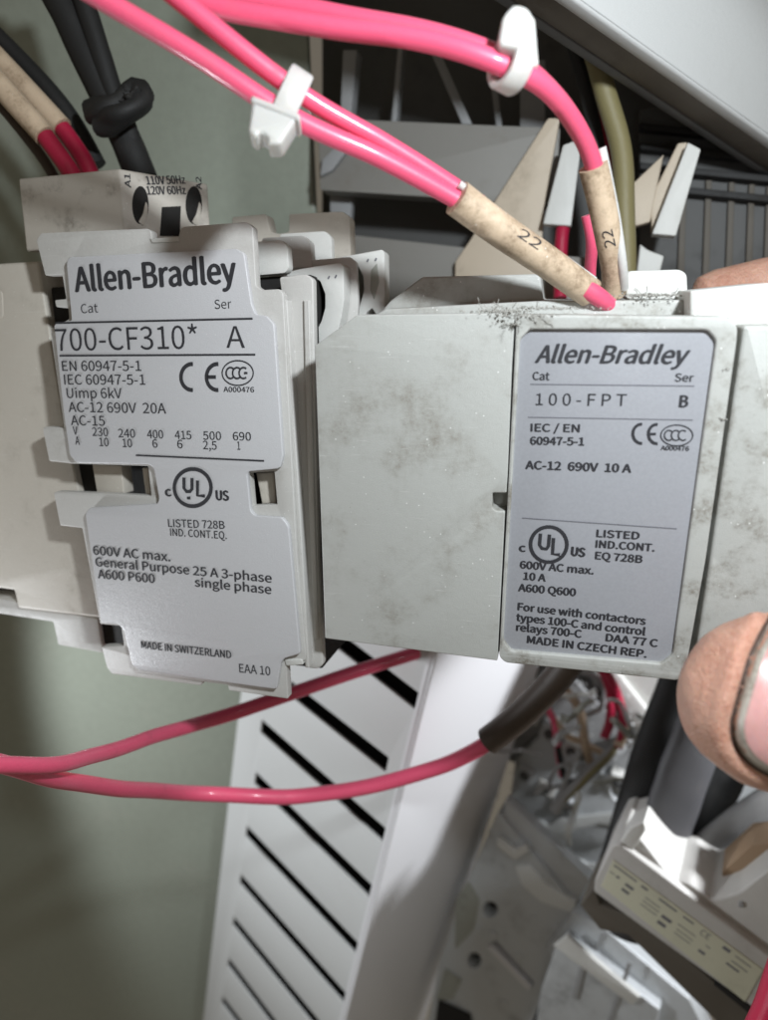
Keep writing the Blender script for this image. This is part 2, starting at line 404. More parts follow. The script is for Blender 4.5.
# right flank: ribs stepping back
plate("side_rib", FC, [(281, 292), (279, 277), (306, 274), (313, 279), (315, 400), (318, 560), (323, 665), (318, 669), (307, 668), (299, 560), (292, 450)], -.62, -.42, GREY, rel, bevel=.03, r=.06)
plate("side_rib", FC, [(283, 300), (287, 300), (303, 560), (309, 668), (305, 668), (298, 560)], -.5, -.2, GREY, rel, bevel=.03, r=.02)
plate("side_rib", FC, [(303, 300), (309, 300), (312, 420), (318, 640), (314, 640), (307, 480)], -.46, -.36, GREY, rel, bevel=.03, r=.02)
plate("foot_clip", FC, [(284, 659), (302, 659.5), (303, 665), (286, 666)], -.45, -.1, WHITEP, rel, r=.03)
# barriers and terminals at the top
plate("rear_wall", FC, [(232, 217), (266, 214), (270, 232), (280, 234), (289, 232), (289, 214), (343, 211.5), (349, 217), (351, 270), (235, 275)], -3.3, -2.9, TAN, rel, bevel=.015, r=.05)
plate("barrier", FC, [(280, 234), (325, 231), (331, 237), (332, 266), (280, 266)], -2.5, -2.3, WHITEP, rel, bevel=.01, r=.06)
t2 = plate("terminal_housing", FC, [(330, 259), (382, 249.5), (384, 252), (385, 312), (377, 316), (372, 308), (366, 313), (364, 332), (358, 334), (357, 318), (360, 304), (364, 290), (363, 276), (357, 264), (345, 263), (332, 264)], -2.4, -2.0, WHITEP, rel, bevel=.015, r=.03)
plate("terminal_recess", FC, [(338, 264), (366, 262), (368, 340), (338, 340)], -2.8, -2.5, DIRTSHADE, t2, bevel=.01)  # the scoops' shade is put into this darker grey
plate("terminal_recess", FC, [(371, 270), (377, 263), (379, 282), (374, 300), (370, 290)], -2.02, -1.99, DIRTSHADE, t2, bevel=.004, r=.03)
plate("divider", FC, [(288, 262), (350, 257), (356, 262), (358, 300), (357, 345), (300, 345), (290, 300)], -1.75, -1.62, GREY, rel, bevel=.012, r=.03)
plate("barrier", FC, [(262, 238), (303, 235.5), (310, 242), (312, 268), (262, 268)], -1.85, -1.6, GREY, rel, bevel=.01, r=.06)  # grey instead of pale puts its shade into the colour
t1 = plate("terminal_housing", FC, [(258, 279), (300, 269), (340, 262.5), (343, 266), (344, 300), (341, 318), (338, 330), (338, 348), (316, 348), (316, 331), (321, 322), (325, 308), (325, 294), (320, 281), (313, 277), (262, 284)], -1.6, -1.2, WHITEP, rel, bevel=.015, r=.03)
plate("terminal_recess", FC, [(298, 282), (352, 268), (352, 350), (298, 350)], -2.0, -1.72, DIRTSHADE, t1, bevel=.01)
plate("barrier", FC, [(250, 242), (281, 240), (287, 246), (288.5, 268), (285, 273), (250, 276)], -.95, -.72, WHITEP, rel, bevel=.01, r=.06)
ik = Ink(FC, -1.19)
ik.stroke([(328, 279), (329.5, 276)], 1.6); ik.stroke([(335, 278), (336.5, 275)], 1.6); ik.build("lettering", INKG, t1)
ik = Ink(FC, -1.985)
ik.stroke([(367, 262), (368.5, 259)], 1.6); ik.stroke([(375, 261), (376.5, 258)], 1.6); ik.build("lettering", INKG, t2)
# coil block
A = FC.loc(22, 215, -.95); B = FC.loc(122, 205, -.95); Cc = FC.loc(209, 205, -2.5)
cv1 = FC.loc(122, 168, -.95).y; cv0 = FC.loc(122, 245, -.95).y
coil = prism_v("coil_block", FC, [(A.x, -.95), (B.x, -.95), (Cc.x, -2.5), (Cc.x - .9, -3.2), (A.x + .9, -2.6)], cv0, cv1, COILT, rel, bevel=.05, r=.05)
# its front face gets a frame of its own for openings and print
e = Vector((Cc.x - B.x, -2.5 + .95)); L = e.length; e.normalize()
FK = Frame(122, 205, 12, (1, 0, 0), (0, 1, 0)); FK.o = FC.w(B.x, cv1, -.95); FK.u = (FC.u * e.x + FC.n * e.y).normalized(); FK.v = FC.v; FK.n = FK.u.cross(FK.v).normalized()
FK.M = Matrix((FK.u, FK.v, FK.n)).transposed().to_4x4(); FK.M.translation = FK.o
for x in (140.5, 194):
    plate("wire_hole", FK, ell(x, 205, 8.2, 19), -.02, .012, INNER, coil, bevel=.004)  # flat black disc, the opening's inner shade is its colour
    plate("clamp", FK, [(x - 2, 222), (x + 2.5, 214), (x + 5.5, 201), (x + 7.6, 206), (x + 7, 216), (x + 3, 226)], .0, .03, TAN, coil, bevel=.01, r=.04)
plate("center_slot", FK, [(162, 207), (181, 206), (180, 236), (160, 236)], -.02, .012, INNER, coil, bevel=.004)  # flat black patch for the shade in the slot
ik = Ink(FK, .012)
ik.text("110V 50Hz", 147, 184.5, 186, 183.5, 8, .02); ik.text("120V 60Hz", 147.5, 194.5, 186.5, 194, 8, .02)
ik.text("A1", 131, 188, 130, 174, 6, .02); ik.text("A2", 202, 190, 201, 177, 6, .02)
ik.build("lettering", INK, coil)
plate("lit_slot", FC, [(150, 238.5), (178, 236.5), (179, 241.5), (152, 243)], -.3, -.1, WHITEP, rel, bevel=.01)  # pale piece putting the lit slot's brightness into the colour

k = Ink(FC, .006)
k.text("Allen-Bradley", 74.9, 291.8, 237, 282.3, 24, .022); k.text("Cat", 81.3, 313.3, 98.2, 312.3, 9); k.text("Ser", 214.7, 308.9, 231.6, 308.2, 9)
k.stroke([(55.5, 323), (252.6, 318.6)], 1.5); k.text("700-CF310*", 56.5, 350.9, 198.3, 348.5, 21.5); k.text("A", 226.5, 347.8, 245, 347.8, 21.5)
k.stroke([(59.5, 355.7), (255.3, 354.6)], 1.5)
k.text("EN 60947-5-1", 62.3, 370.8, 141.5, 370.8, 9.7, .006); k.text("IEC 60947-5-1", 64.4, 384.4, 145.6, 384.7, 9.7, .006); k.text("Uimp 6kV", 67, 397.9, 122.2, 398.2, 9.7, .006)
k.text("AC-12 690V  20A", 68.8, 411.8, 166.3, 413.5, 9.7, .006); k.text("AC-15", 71.1, 425, 105.3, 425.7, 9.5, .006)
for s, x0, y0, x1, y1 in (("V", 73.2, 434.5, 78, 434.6), ("230", 92.5, 435.8, 108.4, 436.2), ("240", 118.5, 437.2, 135.5, 437.5), ("400", 147.3, 438.2, 163.6, 438.4), ("415", 175, 438.9, 191.7, 439.2), ("500", 203.2, 439.5, 221.4, 440), ("690", 233, 440.2, 251.2, 440.6),
        ("A", 75.5, 444.7, 80, 444.8), ("10", 99.5, 446, 109, 446.2), ("10", 122.8, 447, 132.4, 447.2), ("6", 152.7, 447.5, 157.8, 447.6), ("6", 177.4, 448, 182.9, 448.2), ("2,5", 203.2, 449, 217, 449.6), ("1", 237.4, 449.6, 240.4, 449.7)):
    k.text(s, x0, y0, x1, y1, 8.2, .008)
k.stroke([(135.8, 455.2), (264.1, 460.9)], 1.5)
k.arc(192, 377, 11, 13, 275, 85, 3.6); k.arc(217.5, 377, 11, 13, 275, 85, 3.6); k.stroke([(207, 377), (216, 377)], 3.2)
k.arc(237.7, 373, 15.6, 12.4, 0, 360, 1.3, 30)
for q in (230.5, 237, 243.5): k.arc(q, 373, 4.4, 5.5, 310, 50, 1.7, 14)
k.stroke([(244, 373), (247.5, 373)], 2); k.text("A000476", 223.5, 391.8, 254.3, 392.2, 5, .02)
k.arc(192.7, 487.6, 18.4, 18.6, 0, 360, 3.6, 34)
k.stroke([(184, 477.5), (184, 488), (186.5, 491.5), (190, 491.5), (192, 489), (192, 478)], 3.2); k.stroke([(197.5, 480.5), (197.5, 495.5), (205, 496)], 3.2); k.stroke([(187, 498), (190.5, 498)], 2.6)
k.text("c", 165, 495.9, 171.9, 496.2, 9, .04); k.text("US", 215.7, 499.9, 229.3, 500.6, 9.5, .04)
k.text("LISTED 728B", 168.3, 526.7, 224.9, 528.9, 7.6, .012); k.text("IND. CONT.EQ.", 170.4, 535.6, 227, 539, 7.2, .012)
k.text("600V AC max.", 93.2, 554.4, 170.7, 561.3, 8.6, .02); k.text("General Purpose", 95.5, 566, 189.7, 574.4, 8.6, .02); k.text("25 A 3-phase", 192.9, 574.8, 271.9, 582.6, 8.6, .02)
k.text("A600 P600", 97.9, 578.1, 155.1, 583, 8.6, .02); k.text("single phase", 194.7, 586.3, 271.6, 594, 8.6, .02)
k.text("MADE IN SWITZERLAND", 141.2, 648, 231.6, 658.4, 7.0, .02); k.text("EAA 10", 239.4, 672.2, 270.6, 675.4, 8.4, .008)
k.build("lettering", INK, lb)
# ------------------------------------------------------------------ timer block
tim = thing("timer_module", FT.M, "dusty grey timer block with lavender label, held beside the relay by a thumb", "timer module")
ln = plate("body_panel", FT, [(314.5, 346), (357, 315), (515, 313), (512, 365), (508, 471), (506.5, 493), (492.5, 493), (492, 508), (496, 511), (505, 511.5), (497.5, 661), (325, 638.5)], -.35, 0, TIMER, tim, bevel=.025, r=.03)
vt = FT.loc(500, 314, -.2).y; vb = FT.loc(500, 661, 0).y
car = plate("label_carrier", FT, [(516.5, 316), (520, 314.5), (728, 317), (738, 326), (737, 342), (706, 560), (685, 676), (678, 681), (505, 663), (499, 657), (507, 511)], -.6, .05, RIM, tim,
      holes=[[(520, 340), (530, 329.5), (708, 330), (716.5, 340), (673, 655), (662, 664), (511, 651), (503.5, 641)]], bevel=.035, r=.10)
tl = plate("rating_label", FT, [(519, 328), (717, 328), (672, 667), (502, 651)], -.3, -.035, TLABEL, tim, bevel=.01, r=.15)
# the body behind, with its top
u0 = FT.loc(318, 500, -.4).x; u1 = FT.loc(498, 400, -.4).x
plate("core", FT, [(322, 352), (360, 320), (722, 321), (684, 668), (500, 652), (330, 630)], -2.2, -.352, TIMER, tim, bevel=.03, r=.04)
plate("rear_half", FT, [(383, 309), (390, 301), (422, 277), (538, 274), (541, 278), (543, 300), (640, 301), (900, 300), (880, 560), (420, 560), (400, 400)], -4.2, -2.0, TIMER, tim, bevel=.05, r=.05)
plate("top_shelf", FT, [(352, 330), (385, 309), (540, 301), (690, 300), (690, 360), (352, 360)], -2.0, -1.3, TIMER, tim, bevel=.04, r=.04)
plate("top_rim", FT, [(626, 288), (627, 271), (680, 269.5), (687, 274), (688, 300), (626, 300)], -2.9, -1.96, WHITEP, tim, bevel=.04, r=.08)
# right-hand body, across the dark gap
plate("end_housing", FT, [(744, 326), (900, 324), (840, 700), (691, 683), (710, 560)], -2.4, -.02, RIM, tim, bevel=.06, r=.06)
plate("end_ridge", FT, [(690, 291), (768, 283), (900, 282), (900, 330), (690, 330)], -2.2, -.7, WHITEP, tim, bevel=.05, r=.04)
plate("gap_shade", FT, [(735, 335), (748, 335), (697, 678), (683, 676)], -1.6, -.5, INNER, tim, bevel=.01)  # black sheet standing for the shade in the gap

k = Ink(FT, -.028)
k.text("Allen-Bradley", 534.4, 362.6, 686, 363.8, 17, .024, .26); k.text("Cat", 532.2, 379.8, 549.5, 380.1, 7.8, .02); k.text("Ser", 674.4, 381.3, 693.5, 381.7, 7.8, .02)
k.text("1 0 0 - F P T", 535.5, 405, 626, 406, 11.5, .006); k.text("B", 678.5, 407, 688, 407.2, 11.5, .03)
k.text("IEC / EN", 530.3, 431.3, 579.7, 432.2, 7.6, .03); k.text("60947-5-1", 529.7, 444.4, 584.4, 445.4, 7.6, .035)
k.arc(641.5, 433.8, 8.6, 9.6, 275, 85, 3.2); k.arc(657, 434, 8.6, 9.6, 275, 85, 3.2); k.stroke([(650, 434), (656, 434)], 2.8)
k.arc(676.8, 435.4, 16, 10.4, 0, 360, 1.4, 30)
for q in (669, 676, 683): k.arc(q, 435.4, 4.6, 5, 310, 50, 1.6, 14)
k.text("A000476", 660.5, 450, 689, 450.8, 4.4, .03)
k.text("AC-12  690V  10 A", 525, 468.8, 631.3, 472.6, 8, .035)
k.arc(548.7, 544.5, 18.2, 17.6, 0, 360, 3.9, 34)
k.stroke([(540.5, 533.5), (539.5, 545), (542, 548.5), (546.5, 549), (548.5, 546), (549.5, 534.5)], 3.6); k.stroke([(553.5, 538), (552.5, 554), (560, 554.8)], 3.6)
k.text("c", 518.6, 551.3, 525.8, 551.7, 7.6, .04); k.text("US", 570.2, 555.3, 585.1, 557, 8.6, .045)
for s, a in (("LISTED", (596, 536.8, 639.5, 539.4)), ("IND.CONT.", (595.1, 547.4, 654.7, 551.4)), ("EQ 728B", (594.6, 558.9, 642.4, 562.9)), ("600V AC max.", (519.5, 568, 593.7, 574.3)), ("10 A", (522.9, 579.4, 545.8, 581.5)),
             ("A600 Q600", (517.8, 590.9, 575.9, 596.1)), ("For use with contactors", (517.2, 609.9, 645.6, 624.8)), ("types 100-C and control", (515.8, 620.5, 645.3, 635.4)), ("relays 700-C", (515.8, 630.5, 581.7, 637.7)),
             ("DAA 77 C", (605.2, 640.8, 657.6, 647)), ("MADE IN CZECH REP.", (526.6, 642.8, 646.7, 657.7))):
    k.text(s, *a, 7.2, .034)
k.build("lettering", INK, tl)
k = Ink(FT, -.028)
k.stroke([(530.3, 384.2), (694.4, 386)], 1.0); k.stroke([(528, 417.2), (692.8, 420)], 1.0); k.stroke([(522, 518), (676.8, 528.8)], 1.0)
k.build("ruled_lines", INKG, tl)

# lint and swarf lying on the top of the block
def lint(name, spots, par, mat, fibres=3, size=.024):
    bm = bmesh.new()
    for (px, py, n, sx, sn, cnt) in spots:
        for i in range(cnt):
            c = FT.loc(px + random.gauss(0, sx), py, n); nn = n + random.gauss(0, sn)
            p = Vector((c.x, c.y + abs(random.gauss(0, size * .7)), nn))
            r = size * random.uniform(.25, 1)
            M = Matrix.Translation(p) @ Matrix.Rotation(random.uniform(0, 6), 4, Vector((random.random(), random.random(), random.random() + .1)).normalized()) @ Matrix.Diagonal((r, r * random.uniform(.3, .9), r * random.uniform(.3, .9), 1))
            bmesh.ops.create_icosphere(bm, subdivisions=1, radius=1, matrix=M)
        for i in range(int(cnt * fibres / 100)):
            c = FT.loc(px + random.gauss(0, sx), py, n)
            p = Vector((c.x, c.y + .01, n + random.gauss(0, sn))); d = Vector((random.gauss(0, 1), abs(random.gauss(0, .8)), random.gauss(0, 1))).normalized()
            pts = [p]; 
            for j in range(5):
                d = (d + Vector((random.gauss(0, .5), random.gauss(-.1, .5), random.gauss(0, .5)))).normalized(); pts.append(pts[-1] + d * random.uniform(.03, .07))
            b2 = tube_bm(pts, .006, sides=4); m2 = bpy.data.meshes.new('t'); b2.to_mesh(m2); bm.from_mesh(m2); b2.free(); bpy.data.meshes.remove(m2)
    me = bpy.data.meshes.new(name); bm.to_mesh(me); bm.free()
    return tag(link(name, me, FT.M, mat, par), kind='stuff')
lint("lint", [(500, 312, -.3, 14, .25, 320), (548, 309, -.5, 26, .3, 240), (652, 296, -1.6, 16, .25, 460), (514, 325, .02, 6, .03, 90), (522, 316, .05, 14, .1, 120), (690, 312, -.4, 30, .25, 14), (727, 370, .06, 3, .01, 10), (722, 420, .06, 3, .01, 8)], tim, LINT)
# ------------------------------------------------------------------ wires, ties, sleeves
G1 = "red control wires crossing above the devices"
def wire(name, label, pp, rad, mat=None, group=None, **kw):
    kw.setdefault('kink', .05)
    return tag(tube(name, pp, rad, mat or PINK, **kw), label, "wire", group)
wire("wire", "pink wire, lower of the pair running from the top left into the beige sleeve", [(40, -42, 8.6), (80, -12, 8.9), (180, 48, 9.2), (285, 112, 9.6), (380, 160, 10.1), (450, 197, 10.5), (478, 213, 10.6)], .138, group=G1)
wire("wire", "pink wire, upper of the pair that the white tie with hanging head binds", [(120, -50, 8.8), (170, -8, 9.0), (240, 50, 9.3), (297, 90, 9.6), (385, 145, 10.15), (452, 187, 10.55), (480, 205, 10.7)], .132, group=G1)
wire("wire", "pink wire arching under the upright white tie and down into the upright beige sleeve", [(180, -6, 9.4), (235, 12, 9.4), (330, 26, 9.3), (420, 40, 9.2), (500, 64, 9.2), (550, 90, 9.6), (583, 135, 10.3), (598, 175, 10.8), (604, 200, 11.0)], .138, group=G1)
wire("wire", "pink wire along the top edge, ending beneath the upright white tie", [(170, -22, 9.7), (240, -2, 9.7), (330, 12, 9.6), (420, 30, 9.5), (505, 58, 9.5), (545, 82, 9.85), (580, 128, 10.6), (600, 180, 11.2)], .132, group=G1)
# sleeves
s1 = tag(tube("marker_sleeve", [(457, 198, 10.45), (500, 230, 10.8), (550, 264, 11.2), (590, 293, 11.55)], lambda f: .265 - .02 * f, SLEEVE, sides=24), "beige marker sleeve lying slanted, where the paired pink wires enter", "wire marker", "wire marker sleeves")
tube("clear_rim", [(459, 184, 10.36), (506, 219, 10.7), (556, 253, 11.1), (594, 280, 11.4)], .06, FILM, s1)
tube("bare_end", [(586, 289, 11.4), (600, 298, 11.45), (615, 309, 11.7)], lambda f: .17 - .05 * f, PINK, s1)
decal("lettering", s1, "22", (517, 236), (538, 250), 10, INK)
s2 = tag(tube("marker_sleeve", [(593, 166, 10.75), (601, 200, 11.05), (609, 240, 11.4), (614, 270, 11.75), (613, 293, 12.1)], lambda f: .225 - .015 * f, SLEEVE, sides=24), "beige marker sleeve standing upright, with 22 printed on it", "wire marker", "wire marker sleeves")
tube("clear_rim", [(601, 148, 10.7), (608, 180, 10.9), (616, 220, 11.2), (622, 262, 11.45), (624, 288, 11.85)], .08, FILM, s2)
decal("lettering", s2, "22", (616, 246), (612, 229), 11, INK, .0)
wire("wire", "short pink wire dropping behind the upright marker sleeve", [(588, 215, 12.2), (592, 240, 12.4), (590, 270, 12.8), (590, 300, 13)], .11)

def tie(name, label, c, axis, rx, ry, width, head_at, head_size, head_dir):
    """band round the wires plus ratchet head"""
    t = axis.normalized(); side = t.cross(FW).normalized(); dep = side.cross(t)
    root = thing(name, Matrix.Translation(c), label, "cable tie", "white cable ties")
    bm = bmesh.new(); n = 36; prof = [(-width / 2, 0), (-width / 2, .07), (-width / 2 + .03, .09), (width / 2 - .03, .09), (width / 2, .07), (width / 2, 0)]
    rings = []
    for k in range(n):
        a = 2 * math.pi * k / n; d = side * math.cos(a) * rx + dep * math.sin(a) * ry; dn = d.normalized()
        rings.append([bm.verts.new(d + dn * h + t * w) for w, h in prof])
    for k in range(n):
        for j in range(len(prof)):
            bm.faces.new((rings[k][j], rings[k][(j + 1) % len(prof)], rings[(k + 1) % n][(j + 1) % len(prof)], rings[(k + 1) % n][j]))
    bmesh.ops.recalc_face_normals(bm, faces=bm.faces)
    me = bpy.data.meshes.new("band"); bm.to_mesh(me); bm.free(); link("band", me, Matrix.Translation(c), NYLON, root, sharp=50)
    return root, t, side, dep
def solid_from_frame(name, o, u, v, n, loops, n0, n1, mat, par, bevel=.04, r=.05):
    u = u.normalized(); n = u.cross(v).normalized(); v = n.cross(u); M = Matrix((u, v, n)).transposed().to_4x4(); M.translation = o
    return link(name, plate_mesh(name, [rounded([Vector(q) for q in L], r) for L in loops], n0, n1, bevel), M, mat, par)
c1 = P(290, 100, 9.6); ax1 = P(300, 106.5, 9.65) - c1
r1, t, sd, dp = tie("cable_tie", "white nylon cable tie with its head hanging below the slanted wire pair", c1, ax1, .36, .2, .33, None, None, None)
ho = P(276, 123, 9.45); hv = (P(290, 100, 9.5) - ho).normalized()
solid_from_frame("head", ho, RT * .92 - UP * .32, hv, None, [[(-.36, .08), (.30, .08), (.22, -.37), (.05, -.43), (.03, -.34), (-.09, -.30), (-.13, -.40), (-.25, -.36)]], -.17, .17, NYLON, r1, .05, .05)
solid_from_frame("head_lip", ho, RT * .92 - UP * .32, hv, None, [[(-.40, .16), (.33, .13), (.35, .02), (-.37, .05)]], -.2, .2, NYLON, r1, .05, .05)
c2 = P(511, 62, 9.25); ax2 = P(522, 68, 9.35) - c2
r2, t, sd, dp = tie("cable_tie", "white nylon cable tie standing up above the arching pink wire", c2, ax2, .30, .26, .3, None, None, None)
h2 = P(515, 40, 9.05)
solid_from_frame("head", h2, RT * .95 - UP * .25, UP * .97 + RT * .15, None, [[(-.20, -.22), (.17, -.2), (.17, .25), (.05, .36), (-.14, .36), (-.24, .15)]], -.16, .16, NYLON, r2, .06, .08)
solid_from_frame("tail", P(527, 40, 9.3), RT * .9 + UP * .1, UP * .95 + RT * .2, None, [[(-.09, -.42), (.1, -.42), (.12, .22), (.05, .3), (-.08, .25)]], -.1, .1, NYLON, r2, .04, .05)

# lower loop wires
G2 = "dark red wires looping below the devices"
wire("wire", "red wire, upper of the loop pair, rising to the right under the timer block", [(-40, 766, 10.4), (0, 768, 11.0), (60, 764, 12.4), (130, 745, 15.0), (210, 720, 17.6), (300, 690, 18.4), (370, 668, 18.8), (430, 648, 19), (470, 630, 19)], lambda f: .135 + .05 * min(1, f * 1.8), group=G2)
wire("wire", "red wire, lower of the loop pair, sagging and rising into the dark brown sleeve", [(-40, 758, 10.7), (0, 767, 11.3), (50, 778, 12.6), (110, 787, 14.8), (200, 794, 17.9), (290, 796, 18.8), (370, 786, 18.7), (440, 767, 18.3), (495, 738, 17.8), (520, 715, 17.4)], lambda f: .145 + .06 * min(1, f * 1.8), group=G2)
tag(tube("marker_sleeve", [(488, 741, 17.8), (520, 716, 17.4), (552, 684, 16.9), (575, 655, 16.4), (590, 635, 16)], .36, DARKSL, sides=24), "dark brown heat shrink sleeve slanting out below the timer block", "wire marker", "wire marker sleeves")

# left wires
blk = thing("black_cable", Matrix.Translation(P(60, 0, 16)), "thick black cable at the top left with a dark lashing tied round it", "cable")
tube("cable", [(35, -40, 15.5), (60, 0, 15.7), (98, 80, 16.0), (122, 130, 16.2), (142, 180, 16.4)], .37, BLACKC, blk, wob=.05)
tube("cable", [(70, -40, 15.4), (90, 20, 15.6), (112, 90, 15.9), (128, 130, 16.1), (140, 178, 16.4)], .24, BLACKC, blk, wob=.05)
def blob(name, c, axes, mat, par, amp=.25, freq=2.5, sub=4):
    bm = bmesh.new(); bmesh.ops.create_icosphere(bm, subdivisions=sub, radius=1)
    for v in bm.verts:
        d = v.co.copy(); v.co = (axes[0] * d.x + axes[1] * d.y + axes[2] * d.z) * (1 + amp * noise.noise(d * freq + c))
    me = bpy.data.meshes.new(name); bm.to_mesh(me); bm.free()
    return link(name, me, Matrix.Translation(c), mat, par)
tube("lashing", [(92, 115, 15.6), (105, 108, 15.3), (122, 104, 15.35), (136, 92, 15.5), (142, 98, 15.4), (132, 110, 15.2), (118, 118, 15.2), (100, 124, 15.5)], .26, BLACKC, blk, wob=.5)
blob("knot", P(133, 102, 15.3), (RT * .34, UP * .26, FW * .3), BLACKC, blk, .6)
G3 = "sleeved wires entering the relay at the top left"
for nm, pp, lb_ in (("sleeved_wire", [(-30, 50, 15.0), (2, 88, 15.0), (45, 136, 15.1), (66, 165, 15.2), (78, 185, 15.3)], "red wire in a beige sleeve, front one at the top left corner"),
                    ("sleeved_wire", [(-30, 30, 15.6), (10, 72, 15.6), (62, 128, 15.7), (84, 160, 15.8), (95, 185, 15.9)], "red wire in an olive brown sleeve, just behind the beige sleeved one")):
    w = thing(nm, Matrix.Translation(P(*pp[1])), lb_, "wire", G3)
    tube("sleeve", pp[:3], .25, SLEEVE if 'beige sleeve' in lb_ else OLIVE, w); tube("wire_end", pp[2:], .2, RED, w)
wire("wire", "dark olive wire slanting in at the left edge behind the sleeved wires", [(-30, 10, 16), (20, 60, 16.2), (70, 118, 16.4), (98, 165, 16.6)], .22, BLACKC)
wire("wire", "dark brown wire along the left edge below the beige sleeve", [(-40, 70, 15.6), (0, 105, 15.6), (40, 155, 15.8), (60, 190, 16)], .12, DARKSL)
# ------------------------------------------------------------------ upper wiring channel behind the devices
CHG = plastic("channel_grey", (.26, .25, .23), .5, .5)  # darker grey puts the channel's shade into the colour
ch = thing("wiring_channel", FB.M, "dark open wiring channel behind the wires, with grey crossbars and slots", "wiring channel")
plate("back_plate", FB, [(322, -60), (1000, -60), (1000, 420), (322, 420)], -3.4, -3.0, DGREY, ch)
plate("crossbar", FB, [(318, 118), (560, 128), (556, 196), (540, 210), (480, 200), (320, 190)], -.6, 0, CHG, ch, r=.05)
plate("crossbar", FB, [(325, 232), (470, 248), (640, 262), (640, 330), (325, 330)], -.6, 0, CHG, ch, r=.05)
plate("divider", FB, [(343, 50), (357, 50), (350, 122), (340, 122)], -1.2, -.7, MGREY, ch)
plate("divider", FB, [(398, 45), (403, 45), (396, 125), (391, 125)], -1.6, -1.2, MGREY, ch)
plate("divider", FB, [(432, 55), (440, 52), (472, 124), (462, 124)], -1.4, -1.0, MGREY, ch)
plate("divider", FB, [(488, 60), (494, 60), (502, 126), (496, 126)], -1.6, -1.2, MGREY, ch)
plate("divider", FB, [(322, 160), (350, 132), (356, 138), (332, 170), (320, 176)], .02, .2, MGREY, ch)
plate("divider", FB, [(330, 195), (352, 198), (350, 225), (330, 222)], -1.2, -.9, MGREY, ch)
plate("divider", FB, [(520, 60), (545, 60), (545, 128), (520, 128)], -1.8, -1.2, MGREY, ch)
G4 = "beige duct fingers behind the upright sleeve"
def finger(label, pts, n0, n1, mat, fr=FB):
    return tag(plate("duct_finger", fr, pts, n0, n1, mat, None, bevel=.03, r=.04), label, "duct finger", G4)
finger("wide beige lit part of the duct fingers, leftmost, ending at a slanted shadow edge", [(455, 262), (470, 240), (548, 118), (560, 118), (545, 200), (538, 290), (455, 290)], .05, .3, BEIGE)  # beige plate painting the lit part, cut along the shadow's edge
finger("narrow white duct finger standing between the two marker sleeves", [(563, 145), (582, 138), (571, 226), (543, 224)], .5, .8, WHITEP)
finger("grey beige duct finger between the olive cable and the black gap", [(628, 188), (664, 154), (650, 222), (628, 228)], .2, .5, BEIGE)
finger("pale duct finger with a square top, rightmost of the row", [(688, 142), (701, 149), (676, 236), (652, 234)], .5, .9, WHITEP)
finger("brown narrow duct finger just left of the pale square topped one", [(678, 143), (688, 142), (662, 210), (652, 232), (650, 200)], .2, .48, BEIGE)
finger("short torn white duct finger behind the raised rim of the timer", [(640, 244), (648, 250), (664, 256), (658, 280), (636, 280)], .5, .8, WHITEP)
wire("cable", "olive brown cable hanging down behind the upright marker sleeve", [(575, 10, 15.2), (590, 40, 15.4), (606, 90, 15.6), (620, 150, 15.8), (625, 210, 15.9), (625, 290, 16)], .24, OLIVE)
wire("wire", "short dark red wire below the narrow white duct finger", [(566, 215, 17.6), (562, 232, 17.5), (560, 262, 17.5), (560, 300, 17.4)], .17, RED)
wire("wire", "black wire hanging between the arching pink wire and the olive brown cable", [(560, 5, 15.8), (578, 60, 16.2), (592, 120, 16.5), (600, 180, 16.6), (604, 300, 16.8)], .17, BLACKC)
wire("wire", "thin maroon wire hanging just left of the olive brown cable", [(585, 30, 16.6), (596, 100, 16.9), (606, 160, 17), (609, 300, 17)], .11, RED)
gr = thing("louvred_grille", FB.M, "dark louvred grille with pale upright bars at the right edge", "grille")
plate("dark_sheet", FB, [(640, 110), (900, 60), (900, 400), (640, 400)], -1.9, -1.6, DGREY, gr)
for i, x in enumerate((680, 705, 728, 748, 766, 784, 803)):
    plate("bar", FB, [(x + 1, 178 + i * 2), (x + 7, 178 + i * 2), (x + 4, 290), (x - 3, 290)], -1.55, -1.45, BROWN, gr, bevel=.02)
for i in range(4):
    y = 128 + i * 20
    plate("louvre", FB, [(640, y - 6), (900, y + 20), (900, y + 27), (640, y + 1)], -1.55, -1.2, BLACKC, gr, bevel=.03)

# ------------------------------------------------------------------ devices at the lower right
FR = Frame(520, 900, 26, (.80, .47, -.37), (-.33, .86, .39))
FQ = Frame(680, 930, 19.0, (.78, .50, -.36), (-.40, .82, .40))
con = thing("contactor_body", FR.M, "grey steel device body with two dark holes and a slot, beside the white lid", "contactor")
fp = plate("front_plate", FR, [(498, 812), (575, 905), (576, 925), (530, 1060), (420, 1060), (440, 960), (476, 862)], -1.2, 0, STEEL, con,
           holes=[ell(490, 910, 7.5, 8, 16), ell(474, 961, 7, 8, 16), [(492, 944), (496, 941), (534, 983), (531, 987)]], bevel=.05, r=.08)
plate("inner_shell", FR, [(470, 880), (560, 920), (540, 1000), (460, 1000)], -1.1, -.6, INNER, con)
plate("slot_lip", FR, [(487, 948), (491, 946), (531, 987), (528, 991)], -.3, .12, COVER, con, bevel=.02)
for x, y in ((533, 921), (518, 958), (503, 1006), (545, 880), (478, 932), (506, 890), (556, 930)):
    plate("rivet", FR, ell(x, y, 5, 6, 14), -.05, .03, STEEL, con, bevel=.02)
plate("side_recess", FR, [(455, 905), (468, 880), (480, 900), (474, 930), (455, 950)], .01, .03, DIRTSHADE, con, bevel=.005, r=.2)
plate("bracket", FR, [(498, 838), (514, 850), (526, 846), (528, 852), (515, 860), (496, 846)], .02, .25, WHITEP, con, bevel=.03)
